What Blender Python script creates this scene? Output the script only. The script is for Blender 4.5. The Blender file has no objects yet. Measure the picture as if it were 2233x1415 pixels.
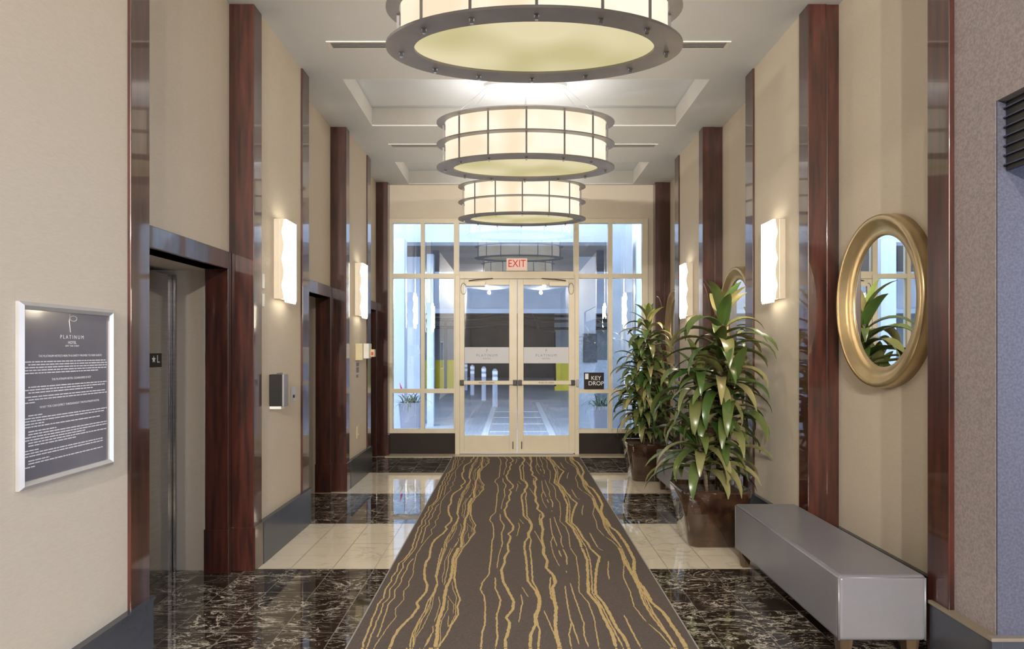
import bpy, bmesh, math, random
from mathutils import Vector, Matrix
PI = math.pi
S = bpy.context.scene
COL = S.collection
# ------------------------------------------------------------------ camera
F = 1420.0; W = 2233; H = 1415; VX = 1118.0; VY = 760.0; EYE = 1.6
cam_d = bpy.data.cameras.new('camera'); cam = bpy.data.objects.new('camera', cam_d); COL.objects.link(cam)
cam.location = (0, 0, EYE); cam.rotation_euler = (PI/2, 0, 0)
cam_d.sensor_width = 36; cam_d.lens = F/W*36
cam_d.shift_x = -(VX-W/2)/W; cam_d.shift_y = (VY-H/2)/W
cam_d.clip_start = 0.05; cam_d.clip_end = 300
S.camera = cam
# ------------------------------------------------------------------ world, exposure
wd = bpy.data.worlds.new('sky'); S.world = wd; wd.use_nodes = True
bg = wd.node_tree.nodes['Background']; bg.inputs[0].default_value = (0.62, 0.76, 1.0, 1); bg.inputs[1].default_value = 5.5
S.view_settings.view_transform = 'Standard'; S.view_settings.look = 'None'
S.view_settings.gamma = 1; S.view_settings.exposure = 0.62; S.view_settings.use_curve_mapping = False
# ------------------------------------------------------------------ large lights
def area(name, loc, rot, sx, sy, power, color, shape='RECTANGLE', spread=None):
    l = bpy.data.lights.new(name, 'AREA'); l.shape = shape; l.size = sx; l.size_y = sy; l.energy = power; l.color = color
    if spread: l.spread = spread
    o = bpy.data.objects.new(name, l); o.location = loc; o.rotation_euler = rot; COL.objects.link(o); return o
WARM = (1.0, 0.80, 0.56); NEUT = (1.0, 0.93, 0.84); BLUE = (0.62, 0.78, 1.0)
LAMP_Y = [1.35, 3.97, 6.60, 9.20]
for y in LAMP_Y:                                   # bulbs of the drum pendants shining up through their open tops
    area('pendant_uplight', (0.13, y, 3.80), (PI, 0, 0), 1.4, 0.7, 4.5, (1.0, 0.97, 0.95), 'ELLIPSE')
def spot(name, loc, target, power, color, size=95, rad=0.06):
    l = bpy.data.lights.new(name, 'SPOT'); l.energy = power; l.color = color; l.spot_size = math.radians(size); l.spot_blend = 0.9; l.shadow_soft_size = rad
    o = bpy.data.objects.new(name, l); o.location = loc; COL.objects.link(o)
    o.rotation_euler = (Vector(target)-Vector(loc)).to_track_quat('-Z', 'Y').to_euler(); return o
LOBBY = [(-1.0, -2.0), (1.2, -2.0), (-1.0, -5.0), (1.2, -5.0), (-1.0, -8.0), (1.2, -8.0)]
for x, y in LOBBY:                                 # added fill spots at the lobby's recessed downlights, aimed to brighten the hall
    spot('lobby_fill_beam', (x, y, 3.98), (0.13+0.3*(x-0.1), 7.8, 2.4), {-2.0: 110, -5.0: 520, -8.0: 850}[y]*(1.65 if x < 0 else 0.62), NEUT)
area('side_window_daylight', (5.6, 1.2, 1.7), (0, -PI/2, PI), 2.2, 2.4, 12, (0.45, 0.58, 1.0)).rotation_euler = (0, PI/2, 0)
# ------------------------------------------------------------------ materials
def nt(name):
    m = bpy.data.materials.new(name); m.use_nodes = True
    return m, m.node_tree.nodes, m.node_tree.links, m.node_tree.nodes['Principled BSDF']
def col4(c): return (c[0], c[1], c[2], 1)
def mat(name, c, rough=0.5, metal=0.0, spec=0.5, coat=0.0, c2=None, scale=(1,1,1), nscale=5.0, detail=4, lo=0.35, hi=0.65, bump=0.0, bscale=None, emit=None, estr=0.0, coat_rough=0.05):
    m, N, L, b = nt(name)
    b.inputs['Base Color'].default_value = col4(c); b.inputs['Roughness'].default_value = rough
    b.inputs['Metallic'].default_value = metal; b.inputs['Specular IOR Level'].default_value = spec
    b.inputs['Coat Weight'].default_value = coat; b.inputs['Coat Roughness'].default_value = coat_rough
    if emit: b.inputs['Emission Color'].default_value = col4(emit); b.inputs['Emission Strength'].default_value = estr
    tc = N.new('ShaderNodeTexCoord'); mp = N.new('ShaderNodeMapping'); mp.inputs['Scale'].default_value = scale
    L.new(tc.outputs['Object'], mp.inputs['Vector'])
    if c2 is None: c2 = tuple(x*0.93 for x in c)
    n = N.new('ShaderNodeTexNoise'); n.inputs['Scale'].default_value = nscale; n.inputs['Detail'].default_value = detail
    L.new(mp.outputs[0], n.inputs['Vector'])
    r = N.new('ShaderNodeValToRGB'); r.color_ramp.elements[0].position = lo; r.color_ramp.elements[1].position = hi
    r.color_ramp.elements[0].color = col4(c2); r.color_ramp.elements[1].color = col4(c)
    L.new(n.outputs['Fac'], r.inputs[0]); L.new(r.outputs[0], b.inputs['Base Color'])
    if bump:
        bn = N.new('ShaderNodeTexNoise'); bn.inputs['Scale'].default_value = bscale or nscale*10; L.new(mp.outputs[0], bn.inputs['Vector'])
        bp = N.new('ShaderNodeBump'); bp.inputs['Strength'].default_value = bump; bp.inputs['Distance'].default_value = 0.002
        L.new(bn.outputs['Fac'], bp.inputs['Height']); L.new(bp.outputs[0], b.inputs['Normal'])
    return m
M_wall = mat('cream_wallpaper', (0.61, 0.537, 0.436), 0.62, c2=(0.575, 0.502, 0.406), scale=(6, 6, 40), nscale=6, bump=0.25, bscale=30)
M_grey = mat('mauve_weave_wallpaper', (0.31, 0.265, 0.265), 0.7, c2=(0.22, 0.19, 0.195), nscale=90, detail=2, bump=0.4, bscale=200)
M_ceil = mat('ceiling_paint', (0.78, 0.815, 0.87), 0.8, c2=(0.76, 0.795, 0.85), nscale=2)
M_cof = mat('coffer_paint', (0.86, 0.85, 0.83), 0.8, nscale=2)
M_wood = mat('dark_cherry_wood', (0.080, 0.018, 0.011), 0.32, c2=(0.018, 0.005, 0.004), scale=(14, 14, 1.2), nscale=2.2, detail=8, lo=0.3, hi=0.68, coat=1.0, coat_rough=0.04)
M_base = mat('dark_slate_baseboard_paint', (0.042, 0.047, 0.062), 0.26, c2=(0.034, 0.039, 0.052), nscale=3, spec=0.8)
M_cap = mat('baseboard_cap_wood', (0.22, 0.18, 0.13), 0.4, nscale=10)
M_steel = mat('brushed_steel', (0.62, 0.62, 0.63), 0.13, metal=1.0, c2=(0.52, 0.52, 0.53), scale=(1, 1, 80), nscale=4)
M_dsteel = mat('satin_nickel_grey', (0.34, 0.32, 0.33), 0.42, metal=0.3, c2=(0.28, 0.265, 0.27), nscale=4)
M_alu = mat('cream_painted_aluminium', (0.63, 0.56, 0.42), 0.38, c2=(0.60, 0.53, 0.40), nscale=6)
M_black = mat('black_plastic', (0.012, 0.011, 0.011), 0.35, nscale=10)
M_dark = mat('dark_brown_metal', (0.020, 0.013, 0.010), 0.5, spec=0.2, nscale=10)
M_white = mat('white_plastic', (0.75, 0.74, 0.70), 0.4, nscale=10)
M_poster = mat('slate_poster_print', (0.20, 0.19, 0.215), 0.14, c2=(0.16, 0.15, 0.17), nscale=2, coat=0.6)
M_frame = mat('silver_snap_frame', (0.52, 0.505, 0.50), 0.35, metal=0.35, nscale=8)
M_ink = mat('white_ink', (0.78, 0.77, 0.78), 0.5, nscale=10)
M_greyink = mat('grey_ink', (0.20, 0.20, 0.23), 0.5, nscale=10)
M_leather = mat('pewter_leatherette', (0.265, 0.262, 0.295), 0.32, metal=0.35, c2=(0.24, 0.237, 0.268), nscale=3, bump=0.35, bscale=260)
M_legs = mat('oak_leg', (0.10, 0.065, 0.04), 0.4, c2=(0.06, 0.035, 0.02), scale=(10, 10, 1), nscale=4)
M_gold = mat('champagne_gold_leaf', (0.66, 0.52, 0.30), 0.30, metal=0.85, c2=(0.56, 0.43, 0.25), nscale=7)
M_champ = mat('champagne_nickel', (0.60, 0.53, 0.42), 0.4, metal=0.4, nscale=8)
M_mirror = mat('mirror_glass', (0.86, 0.89, 0.90), 0.0, metal=1.0, nscale=1)
M_soil = mat('dark_soil', (0.03, 0.02, 0.012), 0.95, c2=(0.10, 0.075, 0.05), nscale=40, lo=0.5, hi=0.6, bump=1.0, bscale=60)
M_pot = mat('brown_glazed_stoneware', (0.020, 0.009, 0.006), 0.04, c2=(0.060, 0.030, 0.017), nscale=6, detail=8, lo=0.36, hi=0.62, coat=1.0)
M_cane = mat('cane_bark', (0.16, 0.12, 0.08), 0.8, c2=(0.07, 0.05, 0.035), scale=(1, 1, 14), nscale=8)
M_concrete = mat('blue_grey_concrete', (0.42, 0.45, 0.50), 0.8, c2=(0.36, 0.39, 0.44), nscale=2, detail=6)
M_pale = mat('pale_stucco', (0.52, 0.57, 0.64), 0.8, c2=(0.48, 0.53, 0.60), nscale=2)
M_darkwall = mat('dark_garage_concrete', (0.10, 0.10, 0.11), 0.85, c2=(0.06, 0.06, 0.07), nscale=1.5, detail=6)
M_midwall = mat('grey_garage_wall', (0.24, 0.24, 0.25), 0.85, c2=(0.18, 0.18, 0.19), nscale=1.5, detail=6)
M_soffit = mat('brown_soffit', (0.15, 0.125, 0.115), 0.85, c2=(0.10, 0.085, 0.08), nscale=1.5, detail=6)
M_yellow = mat('yellow_painted_wall', (0.66, 0.52, 0.03), 0.7, c2=(0.56, 0.44, 0.03), nscale=2)
M_ground = mat('driveway_concrete', (0.58, 0.61, 0.67), 0.55, c2=(0.49, 0.52, 0.58), nscale=0.9, detail=7)
M_stripe = mat('road_paint', (0.88, 0.90, 0.92), 0.6, nscale=8)
M_planter = mat('lilac_grey_planter', (0.40, 0.41, 0.50), 0.6, nscale=5)
M_red = mat('red_plastic', (0.6, 0.03, 0.02), 0.4, nscale=5)
M_ivory = mat('ivory_plastic', (0.64, 0.56, 0.34), 0.45, nscale=8)
M_rug = mat('taupe_carpet_pile', (0.150, 0.122, 0.108), 0.95, c2=(0.100, 0.080, 0.072), nscale=160, detail=3, lo=0.3, hi=0.7, bump=0.9, bscale=420, spec=0.1)
M_rugline = mat('gold_carpet_yarn', (0.60, 0.45, 0.22), 0.95, c2=(0.45, 0.33, 0.15), nscale=120, detail=3, lo=0.3, hi=0.6, bump=0.9, bscale=420, spec=0.1)
M_rugedge = mat('carpet_binding', (0.35, 0.33, 0.30), 0.8, nscale=50)
M_louver = mat('navy_louvre_slat', (0.035, 0.045, 0.10), 0.4, nscale=8)
M_alarm = mat('call_button_steel', (0.62, 0.61, 0.58), 0.35, metal=0.6, nscale=8)
def emis(name, c, s, c2=None, nscale=1.0):
    m, N, L, b = nt(name); N.remove(b)
    e = N.new('ShaderNodeEmission'); e.inputs[1].default_value = s; e.inputs[0].default_value = col4(c)
    if c2:
        tc = N.new('ShaderNodeTexCoord'); n = N.new('ShaderNodeTexNoise'); n.inputs['Scale'].default_value = nscale; n.inputs['Detail'].default_value = 1
        r = N.new('ShaderNodeValToRGB'); r.color_ramp.elements[0].position = 0.38; r.color_ramp.elements[1].position = 0.62
        r.color_ramp.elements[0].color = col4(c2); r.color_ramp.elements[1].color = col4(c)
        L.new(tc.outputs['Object'], n.inputs['Vector']); L.new(n.outputs['Fac'], r.inputs[0]); L.new(r.outputs[0], e.inputs[0])
    L.new(e.outputs[0], N['Material Output'].inputs[0]); return m
M_shade = emis('lit_linen_shade', (1.0, 0.90, 0.72), 0.74, (0.88, 0.73, 0.52), 2.4)
M_diff = emis('lit_bottom_diffuser', (0.90, 0.79, 0.50), 0.58, (0.68, 0.60, 0.31), 1.6)
M_sconce = emis('lit_crystal', (1.0, 0.92, 0.76), 9.0)
M_can = emis('lit_downlight_lens', (1.0, 0.95, 0.86), 14.0)
M_exit = emis('lit_exit_panel', (0.95, 0.62, 0.48), 0.55)
M_exitred = emis('lit_exit_letters', (0.75, 0.06, 0.03), 0.5)
def glassmat(name, tint, boost=0.06, ior=1.5, body=0.0):
    m, N, L, b = nt(name); N.remove(b)
    t = N.new('ShaderNodeBsdfTransparent'); t.inputs[0].default_value = col4(tint)
    g = N.new('ShaderNodeBsdfGlossy'); g.inputs['Roughness'].default_value = 0.0; g.inputs[0].default_value = (0.95, 0.97, 1, 1)
    f = N.new('ShaderNodeFresnel'); f.inputs[0].default_value = ior
    a = N.new('ShaderNodeMath'); a.operation = 'ADD'; a.inputs[1].default_value = boost; L.new(f.outputs[0], a.inputs[0])
    mx = N.new('ShaderNodeMixShader'); L.new(a.outputs[0], mx.inputs[0]); L.new(t.outputs[0], mx.inputs[1]); L.new(g.outputs[0], mx.inputs[2])
    L.new(mx.outputs[0], N['Material Output'].inputs[0]); return m
M_glass = glassmat('storefront_glass', (0.95, 0.98, 1.0), 0.10)
def frosted():
    m, N, L, b = nt('frosted_glass_film'); b.inputs['Base Color'].default_value = (0.62, 0.63, 0.68, 1); b.inputs['Roughness'].default_value = 0.7
    t = N.new('ShaderNodeBsdfTransparent'); mx = N.new('ShaderNodeMixShader'); mx.inputs[0].default_value = 0.88
    L.new(t.outputs[0], mx.inputs[1]); L.new(b.outputs[0], mx.inputs[2]); L.new(mx.outputs[0], N['Material Output'].inputs[0]); return m
M_frost = frosted()
def leafmat(name, a, bcol, c):
    m, N, L, b = nt(name); g = N.new('ShaderNodeNewGeometry'); r = N.new('ShaderNodeValToRGB')
    r.color_ramp.elements[0].color = col4(a); r.color_ramp.elements[1].color = col4(c)
    e = r.color_ramp.elements.new(0.55); e.color = col4(bcol)
    L.new(g.outputs['Random Per Island'], r.inputs[0])
    n = N.new('ShaderNodeTexNoise'); n.inputs['Scale'].default_value = 9; tc = N.new('ShaderNodeTexCoord'); L.new(tc.outputs['Object'], n.inputs['Vector'])
    mx = N.new('ShaderNodeMixRGB'); mx.blend_type = 'MULTIPLY'; mx.inputs[0].default_value = 0.6
    L.new(r.outputs[0], mx.inputs[1]); L.new(n.outputs['Color'], mx.inputs[2])
    mb = N.new('ShaderNodeMixRGB'); mb.blend_type = 'MIX'; mb.inputs[0].default_value = 0.55; L.new(mx.outputs[0], mb.inputs[1]); L.new(r.outputs[0], mb.inputs[2])
    L.new(mb.outputs[0], b.inputs['Base Color']); b.inputs['Roughness'].default_value = 0.30; b.inputs['Specular IOR Level'].default_value = 0.7
    return m
M_leaf = leafmat('dracaena_leaf', (0.045, 0.105, 0.022), (0.13, 0.165, 0.045), (0.34, 0.30, 0.13))
M_leaf2 = leafmat('grey_green_leaf', (0.05, 0.12, 0.05), (0.12, 0.20, 0.11), (0.42, 0.46, 0.38))
M_petal = mat('red_petal', (0.7, 0.05, 0.10), 0.5)
# marble floor: bands of dark and pale 12 inch tiles
def floormat():
    m, N, L, b = nt('banded_marble_tiles')
    tc = N.new('ShaderNodeTexCoord'); sp = N.new('ShaderNodeSeparateXYZ'); L.new(tc.outputs['Object'], sp.inputs[0])
    X, Y = sp.outputs[0], sp.outputs[1]
    def mth(op, a, bb=None, c=None):
        n = N.new('ShaderNodeMath'); n.operation = op
        for i, v in enumerate((a, bb, c)):
            if v is None: continue
            if isinstance(v, (int, float)): n.inputs[i].default_value = v
            else: L.new(v, n.inputs[i])
        return n.outputs[0]
    def band(lo, hi): return mth('MULTIPLY', mth('GREATER_THAN', Y, lo), mth('LESS_THAN', Y, hi))
    wm = mth('ADD', mth('ADD', band(4.728, 5.952), band(7.19, 8.40)), mth('ADD', band(9.585, 9.99), mth('ADD', band(1.98, 3.20), band(-0.78, 0.44))))
    def joint(v, off, size, wdt):
        t = mth('DIVIDE', mth('SUBTRACT', v, off), size); fr = mth('FRACT', t)
        return mth('LESS_THAN', mth('ABSOLUTE', mth('SUBTRACT', fr, 0.5)), 0.5), fr
    def line(v, off, size, w):
        fr = mth('FRACT', mth('DIVIDE', mth('SUBTRACT', v, off-200*size), size))
        return mth('LESS_THAN', mth('MINIMUM', fr, mth('SUBTRACT', 1.0, fr)), w/size)
    jx = line(X, -1.006, 0.305, 0.0028)
    jyw = line(Y, 4.728, 0.305, 0.0022); jyb = line(Y, 4.580, 0.3035, 0.0022)
    jy = mth('ADD', mth('MULTIPLY', jyw, wm), mth('MULTIPLY', jyb, mth('SUBTRACT', 1.0, wm)))
    jt = mth('MINIMUM', mth('ADD', jx, jy), 1.0)
    # per tile offset so veins break at joints
    ix = mth('FLOOR', mth('DIVIDE', mth('SUBTRACT', X, -1.006), 0.305)); iy = mth('FLOOR', mth('DIVIDE', mth('SUBTRACT', Y, 4.58), 0.3035))
    cb = N.new('ShaderNodeCombineXYZ'); L.new(mth('MULTIPLY', ix, 3.7), cb.inputs[0]); L.new(mth('MULTIPLY', iy, 5.3), cb.inputs[1]); L.new(mth('MULTIPLY', ix, 1.9), cb.inputs[2])
    va = N.new('ShaderNodeVectorMath'); va.operation = 'ADD'; L.new(tc.outputs['Object'], va.inputs[0]); L.new(cb.outputs[0], va.inputs[1])
    def vein(scale, sx, width, dist, vec):
        mp = N.new('ShaderNodeMapping'); mp.inputs['Scale'].default_value = (sx, 1.6, 1); mp.inputs['Rotation'].default_value = (0, 0, 0.25); L.new(vec, mp.inputs['Vector'])
        n = N.new('ShaderNodeTexNoise'); n.inputs['Scale'].default_value = scale; n.inputs['Detail'].default_value = 7; n.inputs['Roughness'].default_value = 0.62; n.inputs['Distortion'].default_value = dist
        L.new(mp.outputs[0], n.inputs['Vector'])
        d = mth('ABSOLUTE', mth('SUBTRACT', n.outputs['Fac'], 0.5))
        return mth('SUBTRACT', 1.0, mth('MINIMUM', mth('DIVIDE', d, width), 1.0)), n
    v1, n1 = vein(2.2, 0.8, 0.015, 1.8, va.outputs[0]); v2, n2 = vein(5.0, 0.6, 0.014, 2.4, va.outputs[0])
    pn = N.new('ShaderNodeTexNoise'); pn.inputs['Scale'].default_value = 3.0; L.new(va.outputs[0], pn.inputs['Vector'])
    patch = mth('MULTIPLY', mth('MAXIMUM', mth('SUBTRACT', pn.outputs['Fac'], 0.36), 0.0), 6.0)
    vb = mth('MINIMUM', mth('MULTIPLY', mth('ADD', v1, mth('MULTIPLY', v2, 0.8)), mth('MINIMUM', patch, 1.0)), 1.0)
    def mixc(f, a, c):
        n = N.new('ShaderNodeMixRGB'); L.new(f, n.inputs[0])
        for i, v in ((1, a), (2, c)):
            if isinstance(v, tuple): n.inputs[i].default_value = col4(v)
            else: L.new(v, n.inputs[i])
        return n.outputs[0]
    blackc = mixc(n1.outputs['Fac'], (0.004, 0.003, 0.003), (0.050, 0.034, 0.025))
    blackc = mixc(mth('MULTIPLY', vb, 0.85), blackc, (0.78, 0.72, 0.60))
    w1, _ = vein(1.7, 0.8, 0.020, 1.0, va.outputs[0])
    whitec = mixc(pn.outputs['Fac'], (0.74, 0.66, 0.51), (0.80, 0.73, 0.59))
    whitec = mixc(mth('MULTIPLY', mth('MULTIPLY', w1, mth('MINIMUM', patch, 1.0)), 0.45), whitec, (0.30, 0.28, 0.24))
    jcol = mixc(wm, (0.19, 0.17, 0.14), (0.20, 0.17, 0.12))
    c = mixc(wm, blackc, whitec); c = mixc(mth('MULTIPLY', jt, 0.8), c, jcol)
    L.new(c, b.inputs['Base Color'])
    L.new(mth('ADD', mth('MULTIPLY', jt, 0.3), 0.045), b.inputs['Roughness']); b.inputs['Specular IOR Level'].default_value = 0.75
    b.inputs['Coat Weight'].default_value = 0.35; b.inputs['Coat Roughness'].default_value = 0.02
    return m
M_floor = floormat()
# ------------------------------------------------------------------ mesh helpers
class MB:
    def __init__(s): s.bm = bmesh.new(); s.mi = 0
    def face(s, vs):
        try: f = s.bm.faces.new([s.bm.verts.new(v) for v in vs]); f.material_index = s.mi; return f
        except Exception: return None
    def box(s, x0, x1, y0, y1, z0, z1):
        a = [s.bm.verts.new((x, y, z)) for z in (z0, z1) for y in (y0, y1) for x in (x0, x1)]
        for q in ((0,2,3,1),(4,5,7,6),(0,1,5,4),(2,6,7,3),(0,4,6,2),(1,3,7,5)):
            f = s.bm.faces.new([a[i] for i in q]); f.material_index = s.mi
        return s
    def ring(s, rings, closed=False, cap=True, smooth=False):
        R = [[s.bm.verts.new(p) for p in r] for r in rings]; n = len(R[0]); k = len(R)
        for i in range(k if closed else k-1):
            A, B = R[i], R[(i+1) % k]
            for j in range(n):
                f = s.bm.faces.new((A[j], A[(j+1) % n], B[(j+1) % n], B[j])); f.smooth = smooth; f.material_index = s.mi
        if cap and not closed:
            f = s.bm.faces.new(R[0][::-1]); f.material_index = s.mi; f = s.bm.faces.new(R[-1]); f.material_index = s.mi
        return s
    def tube(s, pts, r, n=8, cap=True, smooth=True):
        pts = [Vector(p) for p in pts]; rings = []
        rr = r if isinstance(r, (list, tuple)) else [r]*len(pts)
        for i, p in enumerate(pts):
            t = (pts[min(i+1, len(pts)-1)] - pts[max(i-1, 0)]).normalized()
            u = t.cross(Vector((0, 0, 1)))
            if u.length < 1e-3: u = Vector((1, 0, 0))
            u.normalize(); v = t.cross(u)
            rings.append([p + (u*math.cos(2*PI*k/n) + v*math.sin(2*PI*k/n))*rr[i] for k in range(n)])
        return s.ring(rings, cap=cap, smooth=smooth)
    def lathe(s, prof, cx=0, cy=0, n=48, ax=1.0, ay=1.0, smooth=True, closed=False):   # prof: (r,z)
        rings = [[(cx+r*ax*math.cos(2*PI*k/n), cy+r*ay*math.sin(2*PI*k/n), z) for k in range(n)] for r, z in prof]
        return s.ring(rings, closed=closed, cap=False, smooth=smooth)
    def build(s, name, m, parent=None, loc=None, bevel=0, kind=None, smooth=False, seg=2):
        bmesh.ops.recalc_face_normals(s.bm, faces=s.bm.faces[:]) if len(s.bm.faces) else None
        me = bpy.data.meshes.new(name); s.bm.to_mesh(me); s.bm.free()
        for mm in (m if isinstance(m, (list, tuple)) else [m]): me.materials.append(mm)
        o = bpy.data.objects.new(name, me); COL.objects.link(o)
        if parent is not None: o.parent = parent
        if loc: o.location = loc
        if smooth:
            for p in me.polygons: p.use_smooth = True
        if bevel:
            b = o.modifiers.new('bevel', 'BEVEL'); b.width = bevel; b.segments = seg; b.limit_method = 'ANGLE'
        if kind: o['kind'] = kind
        return o
def tag(o, label, cat, group=None, kind=None):
    o['label'] = label; o['category'] = cat
    if group: o['group'] = group
    if kind: o['kind'] = kind
    return o
def thing(name, label, cat, loc=(0,0,0), rotz=0, group=None):
    o = bpy.data.objects.new(name, None); COL.objects.link(o); o.location = loc; o.rotation_euler = (0, 0, rotz); o.empty_display_size = 0.1
    return tag(o, label, cat, group)
def struct(name, mb, m, parent=None, bevel=0):
    return mb.build(name, m, parent, bevel=bevel, kind='structure')
def copy_tree(o, parent=None):
    c = o.copy(); COL.objects.link(c)
    if parent is not None: c.parent = parent
    for ch in [k for k in bpy.data.objects if k.parent is o]: copy_tree(ch, c)
    return c
def bx(*a): return MB().box(*a)
def text(name, body, size, m, parent, loc, rot, align='CENTER', sx=1.0, depth=0.0008, spacing=1.0):
    cu = bpy.data.curves.new(name, 'FONT'); cu.body = body; cu.size = size; cu.align_x = align; cu.align_y = 'CENTER'; cu.extrude = depth; cu.space_character = spacing
    t = bpy.data.objects.new(name, cu); COL.objects.link(t)
    dg = bpy.context.evaluated_depsgraph_get(); dg.update()
    me = bpy.data.meshes.new_from_object(t.evaluated_get(dg)); COL.objects.unlink(t); bpy.data.objects.remove(t)
    me.materials.clear(); me.materials.append(m); me.name = name
    o = bpy.data.objects.new(name, me); COL.objects.link(o); o.location = loc; o.rotation_euler = rot; o.scale = (sx, 1, 1)
    if parent is not None: o.parent = parent
    return o
ROT_L = (PI/2, 0, PI/2)       # writing on the left wall
ROT_F = (PI/2, 0, 0)          # writing facing the hall
# ------------------------------------------------------------------ setting
CZ = 4.08; BACK = 9.88; DEEP = -9.5
XL, XR = -1.875, 2.14
BAY = [(3.33, 4.70), (5.94, 7.30), (8.53, 9.72)]
SEC = [(DEEP, 3.33), (4.70, 5.94), (7.30, 8.53), (9.72, BACK)]
struct('floor', bx(-3.2, 8.0, DEEP, BACK+0.07, -0.2, 0.0), M_floor)
# ceiling with coffers
CX0, CX1 = -1.573, 1.822
COF = [(0.75, 2.02), (3.37, 4.64), (5.99, 7.26), (8.65, 9.81)]
mb = MB(); mb.box(-3.2, CX0, DEEP, BACK+0.1, CZ, CZ+0.2); mb.box(CX1, 3.4, DEEP, BACK+0.1, CZ, CZ+0.2)
edges = [DEEP]+[v for c in COF for v in c]+[BACK+0.1]
for i in range(0, len(edges), 2): mb.box(CX0, CX1, edges[i], edges[i+1], CZ, CZ+0.2)
struct('ceiling', mb, M_ceil)
mb = MB(); mb.box(-3.2, 3.4, DEEP, BACK+0.1, CZ+0.2, CZ+0.3); struct('ceiling_upper', mb, M_ceil).name = 'ceiling.001'
for i, (a, b) in enumerate(COF):     # pale lining boards of each coffer
    mb = MB(); t = 0.008
    mb.box(CX0, CX0+t, a, b, CZ-0.001, CZ+0.199); mb.box(CX1-t, CX1, a, b, CZ-0.001, CZ+0.199)
    mb.box(CX0+t, CX1-t, b-t, b, CZ-0.001, CZ+0.199); mb.box(CX0+t, CX1-t, a, a+t, CZ-0.001, CZ+0.199)
    struct('trim_%d' % (60+i), mb, M_cof)
# left wall
mb = MB()
for a, b in SEC: mb.box(-2.9, XL, a, b, 0, CZ)
for a, b in BAY: mb.box(-2.9, -2.04, a, b, 2.165, CZ)
struct('wall_left', mb, M_wall)
# right wall
mb = MB()
for a, b in ((3.19, 3.33), (4.70, 5.94), (7.30, 8.53), (9.72, BACK)): mb.box(XR, 3.0, a, b, 0, CZ)
for a, b in BAY: mb.box(2.35, 3.0, a, b, 0, CZ)
struct('wall_right', mb, M_wall)
# grey side of the lobby with the opening to the side passage
mb = MB(); mb.box(2.15, 3.0, 2.90, 3.19, 0, CZ); mb.box(2.15, 3.0, 0.2, 2.90, 2.70, CZ); mb.box(2.15, 3.0, DEEP, 0.2, 0, CZ); mb.box(3.0, 8.0, 2.90, 3.10, 0, CZ)
struct('wall_passage', mb, M_grey)
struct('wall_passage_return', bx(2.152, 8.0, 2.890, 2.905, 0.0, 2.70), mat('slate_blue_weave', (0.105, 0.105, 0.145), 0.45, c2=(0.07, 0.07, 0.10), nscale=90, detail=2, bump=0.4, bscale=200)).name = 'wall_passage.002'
struct('wall_passage_ceiling', bx(2.3, 8.0, -1.0, 2.9, 3.4, 3.5), M_ceil).name = 'ceiling.002'
struct('wall_passage_end', bx(3.0, 8.0, -1.2, -1.0, 0, 3.5), M_grey).name = 'wall_passage.001'
struct('wall_back', bx(-2.9, 3.0, DEEP-0.2, DEEP, 0, CZ), M_wall)
# front wall above the glass
mb = MB(); mb.box(-2.9, 3.0, BACK, BACK+0.12, 3.575, CZ+0.3); mb.box(2.055, 3.0, BACK, BACK+0.12, 0, 3.575); mb.box(-2.9, -1.89, BACK, BACK+0.12, 0, 3.575)
struct('wall_front', mb, M_wall)
# wood trims
n = [0]
def trim(mb, m=M_wood, bevel=0.004):
    n[0] += 1; return struct('trim_%d' % n[0], mb, m, bevel=bevel)
STR = [(3.17, 3.335), (5.76, 5.945), (8.34, 8.535)]
for a, b in STR:
    trim(bx(-2.03, -1.858, a, b, 0.0, CZ)); trim(bx(2.123, 2.30, a, b, 0.0, CZ))
for a in (4.70, 7.30, 9.72):
    w = 0.135 if a < 9 else 0.13
    trim(bx(-2.06, -1.862, a-0.015, a+w, 0, CZ)); trim(bx(2.125, 2.262, a-0.015, a+w, 0, CZ)); trim(bx(2.262, 2.36, a-0.008, a+0.1, 0, CZ))
    trim(bx(-2.062, -1.850, a-0.022, a+w+0.003, 0, 0.315), M_wood); 
for a, b in BAY:          # casing round each elevator opening
    mb = MB(); mb.box(-2.19, -2.022, b-0.07, b-0.02, 0, 2.29); mb.box(-2.19, -2.022, a+0.008, a+0.065, 0, 2.29); mb.box(-2.19, -2.022, a+0.065, b-0.07, 2.165, 2.29)
    mb.box(-2.195, -2.016, b-0.078, b-0.022, 0, 0.315)
    trim(mb)
# baseboards
def base(x0, x1, y0, y1, xc0, xc1, yc0=None, yc1=None):
    pass
mb = MB(); mc = MB()
for a, b in ((DEEP, 3.35), (4.835, 5.965), (7.435, 8.56)):
    mb.box(XL-0.01, -1.846, a, b, 0, 0.312); mc.box(XL-0.01, -1.838, a, b+0.004, 0.312, 0.325)
struct('baseboard_left', mb, M_base, bevel=0.002); struct('baseboard_cap_left', mc, M_base).name = 'baseboard_left.001'
mb = MB(); mc = MB()
for a, b in ((4.835, 5.965), (7.435, 8.56)):
    mb.box(2.112, XR+0.01, a, b, 0, 0.312); mc.box(2.104, XR+0.01, a, b, 0.312, 0.325)
for a, b in BAY: mb.box(2.325, 2.36, a, b-0.02, 0, 0.312); mc.box(2.318, 2.36, a, b-0.02, 0.312, 0.325)
struct('baseboard_right', mb, M_base, bevel=0.002); struct('baseboard_cap_right', mc, M_base).name = 'baseboard_right.001'
mb = MB(); mc = MB()
mb.box(2.112, 2.16, 2.868, 3.30, 0, 0.312); mb.box(2.16, 8, 2.868, 2.905, 0, 0.312)
mc.box(2.104, 2.16, 2.860, 3.30, 0.312, 0.327); mc.box(2.16, 8, 2.860, 2.905, 0.312, 0.327)
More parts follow.
